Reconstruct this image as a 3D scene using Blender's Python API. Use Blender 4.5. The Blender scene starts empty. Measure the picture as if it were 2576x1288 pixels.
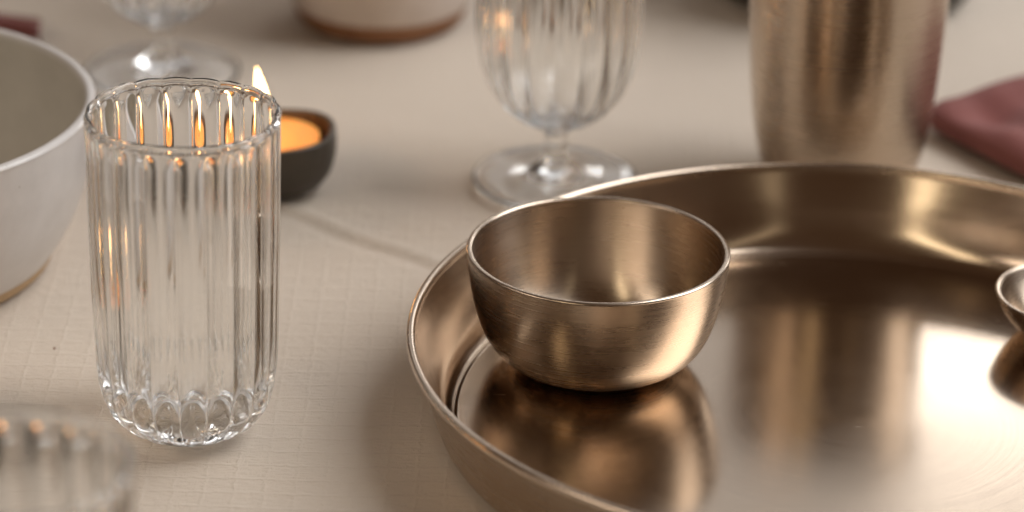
import bpy, math, random
import numpy as np
from mathutils import Matrix, Vector, noise

random.seed(7)
scene = bpy.context.scene
COL = scene.collection

# ------------------------------------------------------------------ camera
F_PX, PITCH, ROLL, CAM_H = 9000.0, math.radians(24.4), 0.0225, 0.6355     # focal length in px of a 2576 px wide frame
cam_d = bpy.data.cameras.new('camera')
cam = bpy.data.objects.new('camera', cam_d)
COL.objects.link(cam)
CAM_R = (Matrix.Rotation(math.pi/2 - PITCH, 3, 'X') @ Matrix.Rotation(ROLL, 3, 'Z'))
cam.matrix_world = Matrix.Translation((0, 0, CAM_H)) @ CAM_R.to_4x4()
cam_d.sensor_width = 36.0
cam_d.lens = 36.0 * F_PX / 2576.0
cam_d.clip_start = 0.05
cam_d.clip_end = 60
cam_d.dof.use_dof = True
cam_d.dof.focus_distance = 1.385
cam_d.dof.aperture_fstop = 5.2
scene.camera = cam

def at(px, py, z=0.0):
    """the point at height z seen at a pixel of the 2576 x 1288 frame"""
    d = CAM_R @ Vector(((px-1288)/F_PX, -(py-644)/F_PX, -1.0))
    k = (z - CAM_H) / d.z
    return Vector((d.x*k, d.y*k, z))

# ------------------------------------------------------------------ world and lamps (a dim room with windows, plus an added overhead fill)
world = bpy.data.worlds.new('World')
scene.world = world
world.use_nodes = True
bg = world.node_tree.nodes['Background']
bg.inputs['Color'].default_value = (1.0, 0.55, 0.30, 1)
bg.inputs['Strength'].default_value = 0.07

def area_lamp(name, loc, target, w, h, radiance, color):
    l = bpy.data.lights.new(name, 'AREA')
    l.shape = 'RECTANGLE'
    l.size, l.size_y = w, h
    l.energy = radiance * w * h * math.pi
    l.color = color
    o = bpy.data.objects.new(name, l)
    COL.objects.link(o)
    o.location = loc
    o.rotation_euler = (Vector(target) - Vector(loc)).to_track_quat('-Z', 'Z').to_euler()
    return o

TABLE = (0.05, 1.35, 0.0)
area_lamp('window_lamp_back', (1.30, 4.0, 0.99), (0.55, 0, 0.9), 1.75, 0.62, 5.0, (1.0, 0.985, 0.97))
area_lamp('pale_wall_back', (0.3, 4.3, 2.05), (0.2, 0, 0.9), 4.4, 1.9, 0.66, (0.96, 0.98, 1.0))
area_lamp('window_lamp_right', (2.3, 1.5, 1.0), (0.0, 1.35, 0.1), 1.3, 1.1, 3.3, (0.95, 0.97, 1.0))
area_lamp('overhead_fill_right', (1.75, 1.75, 2.3), (0.05, 1.30, 0.0), 2.0, 2.0, 6.1, (1.0, 0.99, 0.985))  # added fill high on the right to brighten the cloth, not a roof window
area_lamp('window_lamp_left', (-1.8, 0.45, 1.35), (0, 1.35, 0.0), 0.55, 1.3, 3.6, (1.0, 0.86, 0.72))
area_lamp('window_lamp_front_left', (-1.15, -0.9, 1.5), TABLE, 0.26, 2.4, 4.0, (1.0, 0.86, 0.62))
area_lamp('window_lamp_front_right', (1.25, -0.9, 1.5), TABLE, 0.20, 2.4, 0.7, (1.0, 0.86, 0.62))

scene.view_settings.view_transform = 'Standard'
scene.view_settings.look = 'None'
scene.view_settings.exposure = 0.0
scene.view_settings.gamma = 1.0
scene.render.engine = 'CYCLES'
cy = scene.cycles
cy.use_denoising = True
cy.denoiser = 'OPENIMAGEDENOISE'
cy.max_bounces = 24
cy.transmission_bounces = 20
cy.glossy_bounces = 10
cy.diffuse_bounces = 4
cy.caustics_reflective = True
cy.caustics_refractive = True
cy.blur_glossy = 0.2
cy.sample_clamp_indirect = 8.0
cy.use_adaptive_sampling = False

# ------------------------------------------------------------------ materials
def new_mat(name):
    m = bpy.data.materials.new(name)
    m.use_nodes = True
    nt = m.node_tree
    b = nt.nodes['Principled BSDF']
    return m, nt, b

def N(nt, kind, **kw):
    n = nt.nodes.new(kind)
    for k, v in kw.items():
        setattr(n, k, v)
    return n

def math_node(nt, op, a, b=None, c=None, clamp=False):
    n = N(nt, 'ShaderNodeMath', operation=op)
    n.use_clamp = clamp
    for i, v in enumerate((a, b, c)):
        if v is None:
            continue
        if isinstance(v, (int, float)):
            n.inputs[i].default_value = v
        else:
            nt.links.new(v, n.inputs[i])
    return n.outputs[0]

def noise_node(nt, vec, scale, detail=3.0, rough=0.5):
    n = N(nt, 'ShaderNodeTexNoise')
    n.inputs['Scale'].default_value = scale
    n.inputs['Detail'].default_value = detail
    n.inputs['Roughness'].default_value = rough
    nt.links.new(vec, n.inputs['Vector'])
    return n.outputs['Fac']

def map_range(nt, v, a, b, c, d):
    n = N(nt, 'ShaderNodeMapRange')
    for i, q in enumerate((a, b, c, d)):
        n.inputs[i+1].default_value = q
    nt.links.new(v, n.inputs[0])
    return n.outputs[0]

def brass(name, color, rough, aniso=0.75, streak=1.0, scratch=False):
    """brushed metal turned on a lathe: fine rings round the object's own z axis"""
    m, nt, b = new_mat(name)
    tc = N(nt, 'ShaderNodeTexCoord')
    sep = N(nt, 'ShaderNodeSeparateXYZ')
    nt.links.new(tc.outputs['Object'], sep.inputs[0])
    x, y, z = sep.outputs
    r = math_node(nt, 'SQRT', math_node(nt, 'ADD', math_node(nt, 'MULTIPLY', x, x), math_node(nt, 'MULTIPLY', y, y)))
    ang = math_node(nt, 'ARCTAN2', y, x)
    cmb = N(nt, 'ShaderNodeCombineXYZ')
    nt.links.new(r, cmb.inputs[0]); nt.links.new(z, cmb.inputs[1])
    nt.links.new(math_node(nt, 'MULTIPLY', ang, 0.0006), cmb.inputs[2])
    fine = noise_node(nt, cmb.outputs[0], 2200, 4, 0.65)
    broad = noise_node(nt, cmb.outputs[0], 650, 4, 0.7)
    blot = noise_node(nt, tc.outputs['Object'], 34, 4, 0.6)
    b.inputs['Metallic'].default_value = 1.0
    mix = N(nt, 'ShaderNodeMix', data_type='RGBA')
    mix.inputs['A'].default_value = (*[c*0.87 for c in color], 1)
    mix.inputs['B'].default_value = (*[min(1, c*1.12) for c in color], 1)
    nt.links.new(math_node(nt, 'MULTIPLY_ADD', fine, 0.5, math_node(nt, 'MULTIPLY', broad, 0.5)), mix.inputs['Factor'])
    nt.links.new(mix.outputs['Result'], b.inputs['Base Color'])
    s = math_node(nt, 'ADD', math_node(nt, 'MULTIPLY', broad, 0.10*streak), math_node(nt, 'MULTIPLY', blot, 0.08))
    if scratch:
        mp = N(nt, 'ShaderNodeMapping'); mp.inputs['Rotation'].default_value = (0, 0, math.radians(-24)); mp.inputs['Scale'].default_value = (0.06, 1.0, 1.0)
        nt.links.new(tc.outputs['Object'], mp.inputs['Vector'])
        sc1 = map_range(nt, noise_node(nt, mp.outputs[0], 1500, 2, 0.5), 0.70, 0.76, 0, 1)
        gate = map_range(nt, noise_node(nt, tc.outputs['Object'], 45, 2, 0.5), 0.56, 0.66, 0, 1)
        s = math_node(nt, 'ADD', s, math_node(nt, 'MULTIPLY', math_node(nt, 'MULTIPLY', sc1, gate), 0.35))
    nt.links.new(math_node(nt, 'ADD', s, rough - 0.085), b.inputs['Roughness'])
    b.inputs['Anisotropic'].default_value = aniso
    b.inputs['Anisotropic Rotation'].default_value = 0.25
    tg = N(nt, 'ShaderNodeTangent', direction_type='RADIAL', axis='Z')
    nt.links.new(tg.outputs[0], b.inputs['Tangent'])
    bp = N(nt, 'ShaderNodeBump')
    bp.inputs['Strength'].default_value = 0.04*streak
    bp.inputs['Distance'].default_value = 0.0002
    nt.links.new(fine, bp.inputs['Height'])
    nt.links.new(bp.outputs[0], b.inputs['Normal'])
    return m

BRASS = (0.53, 0.43, 0.335)
M_BRASS = brass('brushed_brass', BRASS, 0.275, 0.78, 0.9)
M_TRAY = brass('brushed_brass_tray', BRASS, 0.17, 0.35, 0.8, True)
M_TRAY_WALL = brass('brushed_brass_wall', BRASS, 0.20, 0.6, 0.9)
M_RIM = brass('polished_brass_edge', (0.58, 0.48, 0.385), 0.28, 0.3, 0.5)

def glass_mat():
    m, nt, b = new_mat('clear_glass')
    b.inputs['Base Color'].default_value = (0.985, 0.99, 0.988, 1)
    b.inputs['Transmission Weight'].default_value = 1.0
    b.inputs['Roughness'].default_value = 0.0
    b.inputs['IOR'].default_value = 1.47
    return m
M_GLASS = glass_mat()

def cloth_mat():
    m, nt, b = new_mat('oatmeal_woven_cotton')
    tc = N(nt, 'ShaderNodeTexCoord')
    obj = tc.outputs['Object']
    warp = N(nt, 'ShaderNodeTexNoise'); warp.inputs['Scale'].default_value = 260; warp.inputs['Detail'].default_value = 3
    nt.links.new(obj, warp.inputs['Vector'])
    wv = N(nt, 'ShaderNodeVectorMath', operation='SUBTRACT'); nt.links.new(warp.outputs['Color'], wv.inputs[0]); wv.inputs[1].default_value = (.5, .5, .5)
    ws = N(nt, 'ShaderNodeVectorMath', operation='SCALE'); nt.links.new(wv.outputs[0], ws.inputs[0]); ws.inputs['Scale'].default_value = 0.0030
    wa = N(nt, 'ShaderNodeVectorMath', operation='ADD'); nt.links.new(obj, wa.inputs[0]); nt.links.new(ws.outputs[0], wa.inputs[1])
    sep = N(nt, 'ShaderNodeSeparateXYZ'); nt.links.new(wa.outputs[0], sep.inputs[0])
    x, y, _ = sep.outputs
    def line(c, pitch, width):
        p = math_node(nt, 'PINGPONG', c, pitch/2)
        return map_range(nt, p, 0.0, width, 1.0, 0.0)
    gx = line(x, 0.0114, 0.0011)
    gy = line(y, 0.0114, 0.0011)
    grid = math_node(nt, 'MAXIMUM', math_node(nt, 'MULTIPLY', gx, 0.5), gy)
    # crepe: short crinkles running across
    mp = N(nt, 'ShaderNodeMapping'); mp.inputs['Scale'].default_value = (0.34, 1.0, 1.0)
    nt.links.new(obj, mp.inputs['Vector'])
    crinkle = noise_node(nt, mp.outputs[0], 620, 4, 0.6)
    fine = noise_node(nt, obj, 2600, 2, 0.6)
    soft = noise_node(nt, obj, 9, 3, 0.5)
    h = math_node(nt, 'ADD', math_node(nt, 'MULTIPLY', crinkle, 0.95), math_node(nt, 'MULTIPLY', fine, 0.55))
    h = math_node(nt, 'ADD', h, math_node(nt, 'MULTIPLY', grid, 0.36))
    bp = N(nt, 'ShaderNodeBump'); bp.inputs['Strength'].default_value = 0.75; bp.inputs['Distance'].default_value = 0.0023
    nt.links.new(h, bp.inputs['Height']); nt.links.new(bp.outputs[0], b.inputs['Normal'])
    mix = N(nt, 'ShaderNodeMix', data_type='RGBA')
    mix.inputs['A'].default_value = (0.66, 0.565, 0.465, 1)
    mix.inputs['B'].default_value = (0.74, 0.645, 0.54, 1)
    nt.links.new(math_node(nt, 'MULTIPLY_ADD', soft, 0.6, math_node(nt, 'MULTIPLY', crinkle, 0.4)), mix.inputs['Factor'])
    nt.links.new(mix.outputs['Result'], b.inputs['Base Color'])
    b.inputs['Roughness'].default_value = 0.85
    b.inputs['Sheen Weight'].default_value = 0.15
    return m
M_CLOTH = cloth_mat()

def ceramic(name, ca, cb, rough, speck=0.0, coat=0.0, scale=60):
    m, nt, b = new_mat(name)
    tc = N(nt, 'ShaderNodeTexCoord'); obj = tc.outputs['Object']
    n1 = noise_node(nt, obj, scale, 5, 0.6)
    mix = N(nt, 'ShaderNodeMix', data_type='RGBA')
    mix.inputs['A'].default_value = (*ca, 1); mix.inputs['B'].default_value = (*cb, 1)
    nt.links.new(map_range(nt, n1, 0.3, 0.7, 0, 1), mix.inputs['Factor'])
    out = mix.outputs['Result']
    if speck:
        v = N(nt, 'ShaderNodeTexVoronoi'); v.inputs['Scale'].default_value = 170
        nt.links.new(obj, v.inputs['Vector'])
        spots = map_range(nt, v.outputs['Distance'], 0.03, 0.10, speck, 0.0)
        gate = map_range(nt, noise_node(nt, obj, 90, 1), 0.58, 0.62, 0, 1)
        mx = N(nt, 'ShaderNodeMix', data_type='RGBA')
        nt.links.new(math_node(nt, 'MULTIPLY', spots, gate), mx.inputs['Factor'])
        nt.links.new(out, mx.inputs['A']); mx.inputs['B'].default_value = (0.16, 0.12, 0.09, 1)
        out = mx.outputs['Result']
    nt.links.new(out, b.inputs['Base Color'])
    nt.links.new(map_range(nt, noise_node(nt, obj, 25, 3), 0.3, 0.7, rough-0.04, rough+0.05), b.inputs['Roughness'])
    b.inputs['Coat Weight'].default_value = coat
    b.inputs['Coat Roughness'].default_value = 0.06
    bp = N(nt, 'ShaderNodeBump'); bp.inputs['Strength'].default_value = 0.15; bp.inputs['Distance'].default_value = 0.0006
    nt.links.new(noise_node(nt, obj, 230, 3), bp.inputs['Height']); nt.links.new(bp.outputs[0], b.inputs['Normal'])
    return m
M_GLAZE_OUT = ceramic('white_grey_glaze', (0.53, 0.50, 0.475), (0.60, 0.57, 0.545), 0.34, 0.6, 0.35)
M_GLAZE_IN = ceramic('grey_green_glaze', (0.44, 0.41, 0.36), (0.50, 0.465, 0.41), 0.5, 0.3, 0.05)
M_RAW_CLAY = ceramic('raw_buff_clay', (0.36, 0.24, 0.13), (0.44, 0.30, 0.17), 0.8)
M_BROWN_CLAY = ceramic('raw_brown_clay', (0.20, 0.085, 0.035), (0.27, 0.125, 0.055), 0.7)
M_POT_GLAZE = ceramic('cream_glaze', (0.50, 0.42, 0.36), (0.57, 0.49, 0.43), 0.4, 0.4, 0.2)
M_DARK = ceramic('dark_stoneware', (0.022, 0.018, 0.013), (0.035, 0.029, 0.02), 0.42, 0, 0.0)
M_HOLDER = ceramic('olive_black_stoneware', (0.042, 0.033, 0.023), (0.060, 0.047, 0.033), 0.42)
M_HOLDER_IN = ceramic('dark_stoneware_inside', (0.06, 0.030, 0.016), (0.09, 0.045, 0.022), 0.45)

def linen():
    m, nt, b = new_mat('mulberry_linen')
    tc = N(nt, 'ShaderNodeTexCoord'); obj = tc.outputs['Object']
    w = noise_node(nt, obj, 900, 3, 0.7)
    s = noise_node(nt, obj, 30, 3, 0.5)
    mix = N(nt, 'ShaderNodeMix', data_type='RGBA')
    mix.inputs['A'].default_value = (0.13, 0.033, 0.028, 1); mix.inputs['B'].default_value = (0.22, 0.072, 0.062, 1)
    nt.links.new(math_node(nt, 'MULTIPLY_ADD', w, 0.6, math_node(nt, 'MULTIPLY', s, 0.4)), mix.inputs['Factor'])
    nt.links.new(mix.outputs['Result'], b.inputs['Base Color'])
    b.inputs['Roughness'].default_value = 0.9
    b.inputs['Sheen Weight'].default_value = 0.15
    b.inputs['Sheen Tint'].default_value = (0.9, 0.6, 0.6, 1)
    bp = N(nt, 'ShaderNodeBump'); bp.inputs['Strength'].default_value = 0.6; bp.inputs['Distance'].default_value = 0.0008
    nt.links.new(w, bp.inputs['Height']); nt.links.new(bp.outputs[0], b.inputs['Normal'])
    return m
M_LINEN = linen()

def wax_mat():
    m, nt, b = new_mat('amber_wax')
    b.inputs['Base Color'].default_value = (0.88, 0.40, 0.12, 1)
    b.inputs['Roughness'].default_value = 0.35
    b.inputs['Subsurface Weight'].default_value = 0.6
    b.inputs['Subsurface Radius'].default_value = (1.0, 0.42, 0.14)
    b.inputs['Subsurface Scale'].default_value = 0.010
    return m
M_WAX = wax_mat()
M_WICK, _nt, _b = new_mat('charred_wick'); _b.inputs['Base Color'].default_value = (0.01, 0.008, 0.006, 1); _b.inputs['Roughness'].default_value = 0.9
M_CUP, _nt, _b = new_mat('thin_aluminium'); _b.inputs['Base Color'].default_value = (0.75, 0.72, 0.70, 1); _b.inputs['Metallic'].default_value = 1; _b.inputs['Roughness'].default_value = 0.3
def flame_mat():
    m = bpy.data.materials.new('candle_flame'); m.use_nodes = True
    nt = m.node_tree; nt.nodes.clear()
    o = N(nt, 'ShaderNodeOutputMaterial'); e = N(nt, 'ShaderNodeEmission')
    e.inputs['Color'].default_value = (1.0, 0.60, 0.24, 1); e.inputs['Strength'].default_value = 16.0
    nt.links.new(e.outputs[0], o.inputs['Surface'])
    return m
M_FLAME = flame_mat()

# ------------------------------------------------------------------ mesh helpers
def link(name, mesh, mat, parent=None):
    o = bpy.data.objects.new(name, mesh)
    COL.objects.link(o)
    if mat is not None:
        mesh.materials.append(mat)
    if parent is not None:
        o.parent = parent
    return o

def thing(name, loc, label, cat, group=None, rotz=0.0):
    o = bpy.data.objects.new(name, None)
    COL.objects.link(o)
    o.location = loc
    o.rotation_euler = (0, 0, rotz)
    o.empty_display_size = 0.02
    tag(o, label, cat, group)
    return o

def tag(o, label, cat, group=None):
    o['label'] = label
    o['category'] = cat
    if group:
        o['group'] = group
    return o

def spline(pts, per=8):
    """Catmull-Rom through the profile points"""
    P = np.array(pts, float)
    P = np.vstack([2*P[0]-P[1], P, 2*P[-1]-P[-2]])
    out = []
    for i in range(1, len(P)-2):
        p0, p1, p2, p3 = P[i-1:i+3]
        for t in np.linspace(0, 1, per, endpoint=False):
            out.append(0.5*((2*p1)+(-p0+p2)*t+(2*p0-5*p1+4*p2-p3)*t*t+(-p0+3*p1-3*p2+p3)*t**3))
    out.append(P[-2])
    out = np.array(out)
    out[:, 0] = np.maximum(out[:, 0], 0)
    return out

def arc(cx, cz, rx, rz, a0, a1, n):
    a = np.radians(np.linspace(a0, a1, n))
    return np.stack([cx+rx*np.cos(a), cz+rz*np.sin(a)], 1)

def revolve(profile, seg, shape=None):
    """rows x seg x 3 points; profile runs from the outside bottom up and back down the inside (outward normals)"""
    prof = np.asarray(profile, float)
    th = np.linspace(0, 2*np.pi, seg, endpoint=False)
    rr = np.repeat(prof[:, :1], seg, 1)
    zz = np.repeat(prof[:, 1:2], seg, 1)
    if shape is not None:
        rr, zz = shape(rr, zz, th[None, :], np.arange(len(prof))[:, None])
    return np.stack([rr*np.cos(th), rr*np.sin(th), zz], 2)

def grid_normals(G):
    du = np.roll(G, -1, 1) - np.roll(G, 1, 1)
    dv = np.empty_like(G)
    dv[1:-1] = G[2:] - G[:-2]
    dv[0] = G[1] - G[0]
    dv[-1] = G[-1] - G[-2]
    n = np.cross(du, dv)
    l = np.linalg.norm(n, axis=2, keepdims=True)
    for row in (0, -1):
        if np.abs(G[row, :, :2]).max() < 1e-4:
            n[row] = (0, 0, -1) if row == 0 else (0, 0, 1)
            l[row] = 1
    return n / np.maximum(l, 1e-20)

def part_from_rows(name, G, Nn, a, b, mat, parent, flip=False):
    """mesh of the rows a..b of a revolved grid, with the normals of the whole so that the seams do not show"""
    S, seg = G[a:b+1], G.shape[1]
    rows = S.shape[0]
    idx = np.arange(rows*seg).reshape(rows, seg)
    nx = np.roll(idx, -1, 1)
    quads = np.stack([idx[:-1], nx[:-1], nx[1:], idx[1:]], 2).reshape(-1, 4)
    me = bpy.data.meshes.new(name)
    me.from_pydata(S.reshape(-1, 3).tolist(), [], quads.tolist())
    me.polygons.foreach_set('use_smooth', [True]*len(me.polygons))
    me.update()
    me.normals_split_custom_set_from_vertices(Nn[a:b+1].reshape(-1, 3).tolist())
    return link(name, me, mat, parent)

def lathe_thing(parent, profile, seg, splits, shape=None):
    """splits: list of (name, first row, last row, material)"""
    G = revolve(profile, seg, shape)
    Nn = grid_normals(G)
    return [part_from_rows(n, G, Nn, a, b, m, parent) for n, a, b, m in splits]

def tube(name, pts, radii, mat, parent, seg=14):
    V, Fc = [], []
    for i, (p, r) in enumerate(zip(pts, radii)):
        p = Vector(p)
        t = (Vector(pts[min(i+1, len(pts)-1)]) - Vector(pts[max(i-1, 0)])).normalized()
        u = t.orthogonal().normalized() if abs(t.z) < 0.9 else Vector((1, 0, 0)).cross(t).normalized()
        w = t.cross(u)
        for k in range(seg):
            a = 2*math.pi*k/seg
            V.append(p + (u*math.cos(a) + w*math.sin(a))*r)
    for i in range(len(pts)-1):
        for k in range(seg):
            k2 = (k+1) % seg
            Fc.append((i*seg+k, i*seg+k2, (i+1)*seg+k2, (i+1)*seg+k))
    Fc.append(tuple(range(seg-1, -1, -1)))
    Fc.append(tuple((len(pts)-1)*seg+k for k in range(seg)))
    me = bpy.data.meshes.new(name)
    me.from_pydata([tuple(v) for v in V], [], Fc)
    me.polygons.foreach_set('use_smooth', [True]*len(me.polygons))
    return link(name, me, mat, parent)

# ------------------------------------------------------------------ the tablecloth
CREASE_A, CREASE_B = at(600, 470), at(1130, 672)
def build_cloth():
    xs = np.concatenate([np.linspace(-1.1, -0.36, 30, endpoint=False), np.arange(-0.36, 0.36, 0.0026), np.linspace(0.36, 1.1, 30)])
    ys = np.concatenate([np.linspace(0.86, 0.9, 8, endpoint=False), np.arange(0.9, 1.85, 0.0026), np.linspace(1.85, 2.6, 40)])
    X, Y = np.meshgrid(xs, ys)
    a, b = np.array(CREASE_A[:2]), np.array(CREASE_B[:2])
    t = (b-a)/np.linalg.norm(b-a)
    n = np.array([-t[1], t[0]])
    L = np.linalg.norm(b-a)
    s = (X-a[0])*t[0] + (Y-a[1])*t[1]
    d = (X-a[0])*n[0] + (Y-a[1])*n[1] + 0.0016*np.sin(s*34) + 0.0008*np.sin(s*95+1)
    fade = np.clip((s+0.01)/0.06, 0, 1)*np.clip((L+0.10-s)/0.06, 0, 1)
    ridge = 0.0027*np.exp(-((d-0.0015)/0.0023)**2) - 0.0011*np.exp(-((d+0.0035)/0.0028)**2)
    Z = ridge*fade
    Z += 0.0006*np.exp(-((d-0.030)/0.010)**2)*fade
    # a second, fainter press line and the slow unevenness of cloth on a table
    c0 = np.array(at(1000, 560)[:2]); t2 = np.array(at(1010, 900)[:2])-c0; t2 /= np.linalg.norm(t2); n2 = np.array([-t2[1], t2[0]])
    Z += 0.00025*(np.sin(X*41+Y*17)+np.sin(Y*33-X*12+2)+np.sin(X*77-Y*51+1)*0.5)
    Z -= 0.0022
    # the cloth hangs over the front edge of the table
    hang = [(0.853, -0.0034), (0.8485, -0.0075), (0.8465, -0.0150), (0.8455, -0.06), (0.8450, -0.30)]
    X = np.vstack([np.repeat(X[:1], len(hang), 0), X])
    Y = np.vstack([np.repeat([[h[0]] for h in hang[::-1]], Y.shape[1], 1), Y])
    Z = np.vstack([np.repeat([[h[1]] for h in hang[::-1]], Z.shape[1], 1), Z])
    V = np.stack([X, Y, Z], 2).reshape(-1, 3)
    ny, nx = X.shape
    idx = np.arange(nx*ny).reshape(ny, nx)
    q = np.stack([idx[:-1, :-1], idx[:-1, 1:], idx[1:, 1:], idx[1:, :-1]], 2).reshape(-1, 4)
    me = bpy.data.meshes.new('tablecloth')
    me.from_pydata(V.tolist(), [], q.tolist())
    me.polygons.foreach_set('use_smooth', [True]*len(me.polygons))
    o = link('tablecloth', me, M_CLOTH)
    o['kind'] = 'structure'
    o['label'] = 'oatmeal woven tablecloth with a raised crease covering the table'
    return o
build_cloth()

# ------------------------------------------------------------------ fluted glass
FLUTES = 20
def rib(th):
    return np.abs(np.cos(FLUTES*th/2))**0.75            # 1 on a rib's crown, 0 in the groove between two

def build_tumbler(loc, label, rotz=0.0):
    R, Hh, W = 0.0367, 0.1303, 0.0018
    out = spline([(0.0, 0.0016), (0.012, 0.0012), (0.0185, 0.0), (0.0240, 0.0016), (0.0295, 0.0066), (0.0333, 0.0155),
                  (0.0351, 0.030), (0.0358, 0.055), (0.0363, 0.085), (R-0.0001, 0.112), (R, 0.1255)], 12)
    bead = arc(R-W/2-0.0002, Hh-0.0022, 0.0014, 0.0019, -45, 225, 22)
    inn = spline([(R-W-0.0006, 0.1250), (R-W-0.0006, 0.112), (0.0363-W-0.0005, 0.085), (0.0358-W-0.0005, 0.055), (0.0353-W-0.0004, 0.034),
                  (0.0343-W, 0.0200), (0.0333-W, 0.0140), (0.0300-W, 0.0098), (0.0230, 0.0078), (0.0160, 0.0068), (0.0090, 0.0062), (0.0, 0.0060)], 12)
    prof = np.vstack([out, bead, inn])
    no, nb = len(out), len(bead)
    def shape(rr, zz, th, row):
        g = rib(th)
        up = np.clip(rr/0.026, 0, 1)**2
        outer = (row < no)
        inner = (row >= no+nb)
        top = np.clip((Hh-zz)/0.010, 0.0, 1)
        low = 1-np.clip((zz-0.016)/0.012, 0, 1); low = low*low*(3-2*low)
        amp_o = 0.0013*up*(0.35+0.65*top)*np.clip(0.35+zz/0.012, 0, 1)
        amp_i = (0.35+0.65*top)*(0.0006 + 0.0004*low)
        rr2 = rr - np.where(outer, amp_o*(1-g), 0) + np.where(inner, amp_i*(1-g), 0)
        rr2 = rr2 - np.where(~outer & ~inner, 0.0006*(1-g), 0)
        rr2 = rr2*(1 + 0.004*np.sin(2*th+0.7)*np.clip(zz/0.13, 0, 1))
        zz2 = zz + (0.0005*np.sin(3*th+1) + 0.0003*g)*np.clip((zz-0.1)/0.03, 0, 1)
        zz2 = zz2 + np.where(inner, 0.0150*np.abs(np.cos(FLUTES*th/2))**0.6*(1-np.clip((zz-0.006)/0.036, 0, 1))*np.clip((rr-0.012)/0.014, 0, 1)**1.5, 0)
        return rr2, zz2
    t = thing('fluted_tumbler', loc, label, 'drinking glass', None, rotz)
    lathe_thing(t, prof, FLUTES*20, [('base', 0, 36, M_GLASS), ('wall', 36, no-1, M_GLASS), ('rim', no-1, no+nb, M_GLASS),
                                      ('inner_wall', no+nb, len(prof)-1, M_GLASS)], shape)
    return t

def build_goblet(loc, label, rotz=0.0):
    FR = 0.0372
    foot = spline([(0.0, 0.0022), (0.015, 0.0018), (0.030, 0.0010), (FR-0.0022, 0.0), (FR-0.0004, 0.0008), (FR, 0.0020), (FR-0.0008, 0.0032),
                   (0.031, 0.0042), (0.020, 0.0056), (0.011, 0.0078), (0.0068, 0.0108)], 8)
    stem = spline([(0.0068, 0.0108), (0.0055, 0.0140), (0.0052, 0.019), (0.0053, 0.0232), (0.0066, 0.0262)], 6)[1:]
    bowl = spline([(0.0066, 0.0262), (0.0115, 0.0286), (0.0178, 0.0320), (0.0247, 0.0380), (0.0311, 0.0472), (0.0353, 0.0588), (0.0372, 0.0740),
                   (0.0377, 0.090), (0.0373, 0.106), (0.0362, 0.126)], 10)[1:]
    bead = arc(0.0350, 0.1275, 0.0014, 0.0018, -20, 200, 14)
    inn = spline([(0.0340, 0.1255), (0.0350, 0.106), (0.0354, 0.090), (0.0349, 0.0740), (0.0330, 0.0600), (0.0287, 0.0490), (0.0222, 0.0402),
                  (0.0120, 0.0346), (0.0, 0.0328)], 10)
    prof = np.vstack([foot, stem, bowl, bead, inn])
    n1 = len(foot); n2 = n1+len(stem); n3 = n2+len(bowl); n4 = n3+len(bead)
    def shape(rr, zz, th, row):
        g = rib(th)
        k = np.clip((rr-0.006)/0.020, 0, 1)
        o = (row >= n2-2) & (row < n3)
        i = row >= n4
        top = np.clip((0.129-zz)/0.012, 0.1, 1)
        return rr - np.where(o, 0.0015*k*top*(1-g), 0) + np.where(i, 0.0008*k*top*(1-g), 0), zz
    t = thing('fluted_goblet', loc, label, 'wine glass', None, rotz)
    lathe_thing(t, prof, FLUTES*16, [('foot', 0, n1-1, M_GLASS), ('stem', n1-1, n2-1, M_GLASS), ('bowl', n2-1, n3-1, M_GLASS),
                                     ('rim', n3-1, n4, M_GLASS), ('inner_bowl', n4, len(prof)-1, M_GLASS)], shape)
    return t

# ------------------------------------------------------------------ brass tray
TRAY = Vector((0.1329, 1.2494, 0.0))
def build_tray():
    R, Hh = 0.1732, 0.0385
    out = spline([(0.0, 0.0003), (0.08, 0.0003), (0.150, 0.0), (0.1565, 0.0004), (0.1600, 0.0030), (0.1625, 0.0090), (0.1668, 0.0230), (0.1700, Hh-0.0042)], 10)
    lip = arc(R-0.0018, Hh-0.0020, 0.0018, 0.0020, -60, 190, 20)
    inn_w = spline([(0.1697, Hh-0.0028), (0.1655, 0.0235), (0.1615, 0.0105), (0.1585, 0.0052), (0.1560, 0.0032), (0.1538, 0.0026)], 12)
    floor = np.array([(0.1534, 0.0023), (0.1528, 0.0021), (0.1520, 0.0022), (0.150, 0.0022)] + [(r, 0.0022-0.00035*(1-(r/0.15)**2)) for r in np.linspace(0.146, 0.0, 46)])
    prof = np.vstack([out, lip, inn_w, floor])
    a = len(out); b = a+len(lip); c = b+len(inn_w)
    t = thing('round_tray', TRAY, 'large round brushed brass tray carrying two small brass bowls', 'tray')
    lathe_thing(t, prof, 320, [('outer_wall', 0, a-1, M_BRASS), ('rim', a-1, b, M_RIM), ('inner_wall', b, c-1, M_TRAY_WALL), ('floor', c-1, len(prof)-1, M_TRAY)])
build_tray()
TRAY_Z = 0.0021

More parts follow.
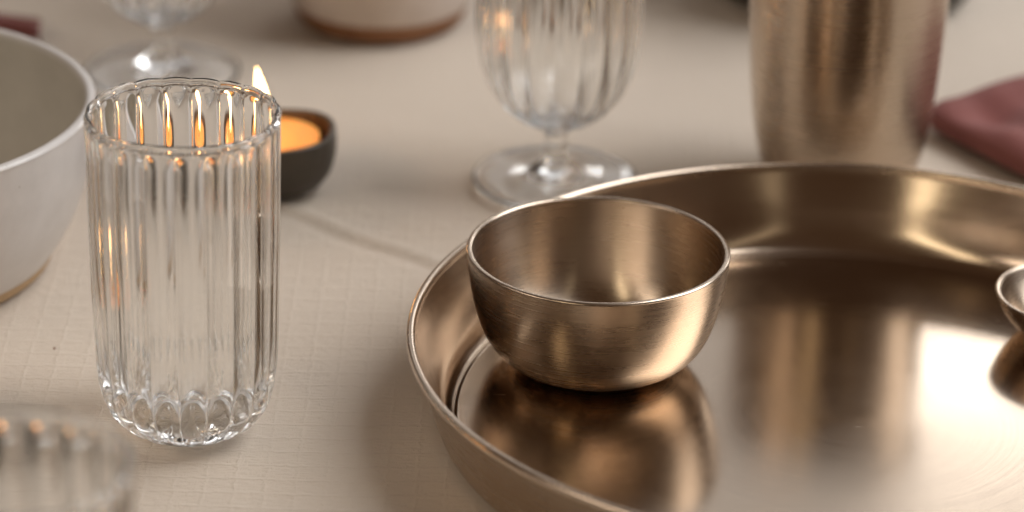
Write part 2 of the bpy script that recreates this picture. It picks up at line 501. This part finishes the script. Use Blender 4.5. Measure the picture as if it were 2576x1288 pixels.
def build_bowl(loc, label, R, Hh, pts, wall, group=None):
    out = spline([(r*R, z*Hh) for r, z in pts], 12)
    top = out[-1]
    lip = arc(top[0]-wall/2, Hh-0.0002, wall/2, wall*0.38, -5, 185, 14)
    o = np.asarray(out)
    tn = np.gradient(o, axis=0)
    nrm = np.stack([-tn[:, 1], tn[:, 0]], 1)
    nrm /= np.maximum(np.linalg.norm(nrm, axis=1, keepdims=True), 1e-9)
    inn = (o + nrm*wall)[::-1]
    inn = inn[(inn[:, 0] > 0.002)]
    inn[:, 0] = np.minimum(inn[:, 0], top[0]-wall*0.98)
    inn = np.vstack([inn, [[0, inn[-1, 1]]]])
    inn[0] = (top[0]-wall, Hh-0.0006)
    prof = np.vstack([out, lip, inn])
    a = len(out); b = a+len(lip)
    t = thing('small_bowl', loc, label, 'bowl', group)
    lathe_thing(t, prof, 200, [('outer_wall', 0, a-1, M_BRASS), ('rim', a-1, b, M_RIM), ('inner_wall', b, len(prof)-1, M_BRASS)])
    return t

build_bowl((0.0343, 1.2962, TRAY_Z), 'deep round brushed brass bowl standing on the tray', 0.0525, 0.0490,
           [(0, 0.030), (.25, .018), (.38, 0.0), (.52, .018), (.66, .070), (.775, .160), (.865, .310), (.93, .520), (.975, .76), (1, 1)], 0.0025)
sb = at(2706, 738, 0.0215)
build_bowl((sb.x, sb.y, TRAY_Z), 'tiny shallow brass dish with flared sides at the edge of the tray', 0.0325, 0.0195,
           [(0, 0.05), (.2, .03), (.34, 0.0), (.50, .04), (.67, .18), (.82, .42), (.93, .70), (1, 1)], 0.0017)

# ------------------------------------------------------------------ brass beaker behind the tray
def build_beaker():
    p = at(2106, 458)
    out = spline([(0, 0.0012), (0.018, 0.0008), (0.0270, 0.0), (0.0315, 0.0022), (0.0352, 0.0105), (0.0380, 0.0215), (0.0402, 0.036), (0.0424, 0.060), (0.0440, 0.088), (0.0450, 0.126)], 10)
    lip = arc(0.0442, 0.126, 0.0008, 0.0009, -5, 185, 10)
    inn = spline([(0.0434, 0.1255), (0.0424, 0.088), (0.0408, 0.060), (0.0386, 0.036), (0.0360, 0.0215), (0.030, 0.0060), (0.018, 0.0032), (0, 0.003)], 10)
    prof = np.vstack([out, lip, inn]); a = len(out); b = a+len(lip)
    t = thing('tall_beaker', p, 'tall tapered brushed brass beaker standing behind the tray', 'beaker')
    lathe_thing(t, prof, 200, [('outer_wall', 0, a-1, M_BRASS), ('rim', a-1, b, M_RIM), ('inner_wall', b, len(prof)-1, M_BRASS)])
build_beaker()

# ------------------------------------------------------------------ stoneware
def wobble(amount, k1=3, k2=5, ph=0.0):
    def f(rr, zz, th, row):
        w = 1 + amount*(np.sin(k1*th+ph)*0.6 + np.sin(k2*th+1.7*ph+1)*0.4)
        return rr*w, zz
    return f

def build_white_bowl():
    t = thing('serving_bowl', (-0.2754, 1.3855, 0), 'large pale grey glazed stoneware bowl with raw clay foot beside the tumbler', 'bowl')
    out = spline([(0, 0.004), (0.06, 0.004), (0.0700, 0.0), (0.0770, 0.0), (0.0790, 0.0018), (0.0806, 0.0060), (0.0850, 0.0130), (0.0910, 0.0250),
                  (0.0955, 0.040), (0.0982, 0.056), (0.0994, 0.0705)], 10)
    lip = arc(0.0971, 0.0705, 0.0024, 0.0020, -5, 185, 16)
    inn = spline([(0.0947, 0.070), (0.0935, 0.056), (0.0905, 0.040), (0.085, 0.026), (0.074, 0.0155), (0.055, 0.0105), (0.03, 0.009), (0, 0.0085)], 10)
    prof = np.vstack([out, lip, inn]); a = len(out); b = a+len(lip)
    lathe_thing(t, prof, 180, [('foot', 0, 50, M_RAW_CLAY), ('outer_wall', 50, a-1, M_GLAZE_OUT), ('rim', a-1, b, M_GLAZE_OUT), ('inner_wall', b, len(prof)-1, M_GLAZE_IN)], wobble(0.004))
build_white_bowl()

def build_pot():
    p = at(957, 38)
    t = thing('glazed_pot', p, 'cream glazed pot with a bare brown clay base behind the candle', 'pot')
    out = spline([(0, 0.003), (0.03, 0.003), (0.0385, 0.0), (0.0415, 0.0015), (0.0432, 0.0050), (0.0450, 0.0100), (0.0475, 0.020), (0.0500, 0.045), (0.0515, 0.085), (0.0515, 0.170), (0.0490, 0.270)], 10)  # upper part is out of view, made tall to shade the cloth at left
    lip = arc(0.0470, 0.270, 0.0020, 0.0018, -5, 185, 12)
    inn = spline([(0.0450, 0.2695), (0.0475, 0.170), (0.0475, 0.085), (0.0455, 0.045), (0.042, 0.02), (0.032, 0.010), (0.015, 0.008), (0, 0.0078)], 8)
    prof = np.vstack([out, lip, inn]); a = len(out); b = a+len(lip)
    lathe_thing(t, prof, 140, [('base', 0, 50, M_BROWN_CLAY), ('outer_wall', 50, a-1, M_POT_GLAZE), ('rim', a-1, b, M_POT_GLAZE), ('inner_wall', b, len(prof)-1, M_POT_GLAZE)], wobble(0.008))
build_pot()

def build_dark_pot():
    p = at(2118, -36)
    t = thing('dark_pot', p, 'black stoneware pot standing behind the brass beaker', 'pot')
    out = spline([(0, 0.002), (0.05, 0.002), (0.0610, 0.0), (0.0660, 0.003), (0.0700, 0.012), (0.0740, 0.045), (0.0730, 0.090), (0.069, 0.135)], 8)
    lip = arc(0.0665, 0.135, 0.0025, 0.002, -5, 185, 12)
    inn = spline([(0.0640, 0.1345), (0.068, 0.090), (0.0685, 0.045), (0.062, 0.012), (0.03, 0.006), (0, 0.006)], 8)
    prof = np.vstack([out, lip, inn]); a = len(out); b = a+len(lip)
    lathe_thing(t, prof, 120, [('outer_wall', 0, a-1, M_DARK), ('rim', a-1, b, M_DARK), ('inner_wall', b, len(prof)-1, M_DARK)], wobble(0.006))
build_dark_pot()

# ------------------------------------------------------------------ candle in its holder
def build_holder(p, label):
    t = thing('candle_holder', p, label, 'candle holder', None, 0.3)
    out = spline([(0, 0.0015), (0.010, 0.001), (0.0140, 0.0), (0.0200, 0.0020), (0.0250, 0.0075), (0.0274, 0.0145), (0.0281, 0.0210), (0.0277, 0.0262)], 10)
    lip = arc(0.0262, 0.0262, 0.0015, 0.0013, -5, 185, 12)
    inn = spline([(0.0247, 0.0258), (0.0243, 0.0200), (0.0233, 0.0130), (0.0216, 0.0072), (0.0205, 0.0055), (0.010, 0.0050), (0, 0.0050)], 8)
    prof = np.vstack([out, lip, inn]); a = len(out); b = a+len(lip)
    def f(rr, zz, th, row):
        k = np.clip(zz/0.026, 0, 1)
        return rr*(1+0.016*k*np.sin(2*th+0.6)+0.010*k*np.sin(5*th)), zz + 0.0009*k*k*np.sin(2*th+2.2)+0.0006*k*k*np.sin(3*th)
    lathe_thing(t, prof, 120, [('outer_wall', 0, a-1, M_HOLDER), ('rim', a-1, b, M_HOLDER), ('inner_wall', b, len(prof)-1, M_HOLDER_IN)], f)

def build_candle(p, label, flame=True):
    z0 = 0.0052
    t = thing('tealight_candle', (p.x, p.y, z0), label, 'candle')
    top = 0.0188
    wax = spline([(0, 0.0003), (0.017, 0.0003), (0.0196, 0.001), (0.0202, 0.006), (0.0205, top-0.0008), (0.0199, top), (0.0175, top-0.0006), (0.010, top-0.0012), (0.0, top-0.0014)], 8)
    lathe_thing(t, wax, 90, [('wax', 0, len(wax)-1, M_WAX)])
    tube('wick', [(-0.0015, 0, top-0.002), (-0.0015, 0, top+0.003), (-0.0018, 0.0, top+0.006), (-0.0030, 0, top+0.0085)], [0.0008, 0.0008, 0.0007, 0.0006], M_WICK, t, 8)
    # the flame leans a little
    n = 26
    pts, rad = [], []
    for i in range(n):
        u = i/(n-1)
        z = top + 0.0035 + 0.0290*u
        pts.append((-0.0034 - 0.0040*u**1.2, 0.0, z))
        rad.append(max(0.00012, 0.0031*math.sin(math.pi*(0.06+0.94*u)**0.80)**0.9*(1-0.12*u)))
    tube('flame', pts, rad, M_FLAME, t, 20)
    l = bpy.data.lights.new('candle_light', 'POINT')
    l.energy = 0.030
    l.color = (1.0, 0.46, 0.17)
    l.shadow_soft_size = 0.006
    o = bpy.data.objects.new('candle_light', l)
    COL.objects.link(o)
    o.location = (p.x - 0.003, p.y, z0 + top + 0.022)

hp = at(690, 466)
build_holder(hp, 'small dark stoneware candle holder behind the fluted tumbler')
build_candle(hp, 'lit amber tealight candle with a tall flame in the dark holder')
hp2 = Vector((-0.236, 1.212, 0))
build_holder(hp2, 'dark stoneware candle holder between the pale grey bowl and the blurred tumbler')
build_candle(hp2, 'lit amber tealight candle beside the pale grey bowl, outside the picture')

# ------------------------------------------------------------------ glasses in place
tp = at(474, 1062)
build_tumbler(tp, 'tall clear fluted tumbler standing whole beside the pale grey bowl', rotz=0.16)
fp = at(28, 1162, 0.130)
build_tumbler(Vector((fp.x, fp.y, 0)), 'clear fluted tumbler cut off by the picture edge, only its blurred rim in view', rotz=0.05)
build_goblet(at(1396, 456), 'clear fluted stemmed goblet with a round foot behind the brass bowl', rotz=0.1)
build_goblet(at(410, 186), 'blurred clear fluted stemmed goblet behind the tall tumbler', rotz=0.3)

# ------------------------------------------------------------------ napkins
def build_napkin(name, corner, u_dir, v_dir, lu, lv, thick, label, seed):
    """a folded linen pad: rounded fold along the front and the left, uneven top"""
    nu, nv = 70, 56
    rnd = Vector((seed*3.1, seed*1.7, 0))
    V, Fc = [], []
    def edge(d):
        return math.sqrt(max(0.0, 1-(1-min(1, d))**2))
    for side in (1, 0):
        for j in range(nv):
            for i in range(nu):
                u, v = i/(nu-1), j/(nv-1)
                u = 0.5-0.5*math.cos(math.pi*u); v = 0.5-0.5*math.cos(math.pi*v)
                x, y = u*lu, v*lv
                ex, ey = x, y
                rc = 0.013
                if x < rc and y < rc:                 # the folded corner is round
                    dx, dy = rc-x, rc-y
                    k = max(dx, dy)/max(1e-9, math.hypot(dx, dy))
                    x, y = rc-dx*k, rc-dy*k
                e = min(edge(ex/0.009), edge(ey/0.009), edge((lu-x)/0.009), edge((lv-y)/0.009))
                w = noise.noise(Vector((x*22, y*30, 0))+rnd)*0.0040 + noise.noise(Vector((x*60, y*48, 3))+rnd)*0.0022
                hump = 0.006*math.exp(-((x-0.075)/0.035)**2-((y-0.07)/0.04)**2) - 0.004*math.exp(-((x-0.032)/0.011)**2)*min(1, y/0.02) - 0.0035*math.exp(-((y-0.026)/0.010)**2)*min(1, x/0.02)
                top = thick*0.5 + (thick*0.5 + w*min(1, min(x, y)/0.012) + hump)*e
                bot = thick*0.5 - thick*0.5*e
                sway = noise.noise(Vector((x*18, 5, 0))+rnd)*0.004*(1-v)
                V.append(corner + u_dir*(x+noise.noise(Vector((y*25, 2, 1))+rnd)*0.003*(1-u)) + v_dir*(y+sway) + Vector((0, 0, top if side else bot)))
    n = nu*nv
    for j in range(nv-1):
        for i in range(nu-1):
            a = j*nu+i
            Fc.append((a, a+1, a+nu+1, a+nu))
            Fc.append((n+a, n+a+nu, n+a+nu+1, n+a+1))
    me = bpy.data.meshes.new(name)
    me.from_pydata([tuple(v) for v in V], [], Fc)
    me.polygons.foreach_set('use_smooth', [True]*len(me.polygons))
    o = link(name, me, M_LINEN)
    import bmesh
    bm = bmesh.new(); bm.from_mesh(me); bmesh.ops.remove_doubles(bm, verts=bm.verts, dist=0.00005); bmesh.ops.recalc_face_normals(bm, faces=bm.faces); bm.to_mesh(me); bm.free()
    tag(o, label, 'napkin')
    return o

c0 = at(2312, 322); c1 = at(2550, 454)
u = (c1-c0).normalized(); v = Vector((-u.y, u.x, 0))
v = at(2530, 200, 0.015) - at(2348, 270, 0.012); v.z = 0; v.normalize()
build_napkin('folded_napkin', c0, u, v, 0.16, 0.15, 0.0145, 'folded mulberry linen napkin lying behind the tray beside the brass beaker', 1.0)
c0 = at(100, 116)
u = Vector((-0.95, 0.30, 0)); v = Vector((-0.1, 0.99, 0))
c1 = c0
build_napkin('folded_napkin', c1 + u*0.15, -u, v, 0.15, 0.026, 0.009, 'folded mulberry linen napkin half hidden behind the pale grey bowl', 2.0)

# ------------------------------------------------------------------ a crumb on the cloth
cr = at(137, 868)
me = bpy.data.meshes.new('crumb')
import bmesh
bm = bmesh.new(); bmesh.ops.create_icosphere(bm, subdivisions=2, radius=0.0006)
for vv in bm.verts:
    vv.co *= 0.8 + 0.5*noise.noise(vv.co*2500)
bm.to_mesh(me); bm.free()
o = link('crumb', me, M_BROWN_CLAY)
o.location = (cr.x, cr.y, -0.0014)
tag(o, 'tiny brown crumb on the cloth between grey bowl and tumbler', 'crumb')
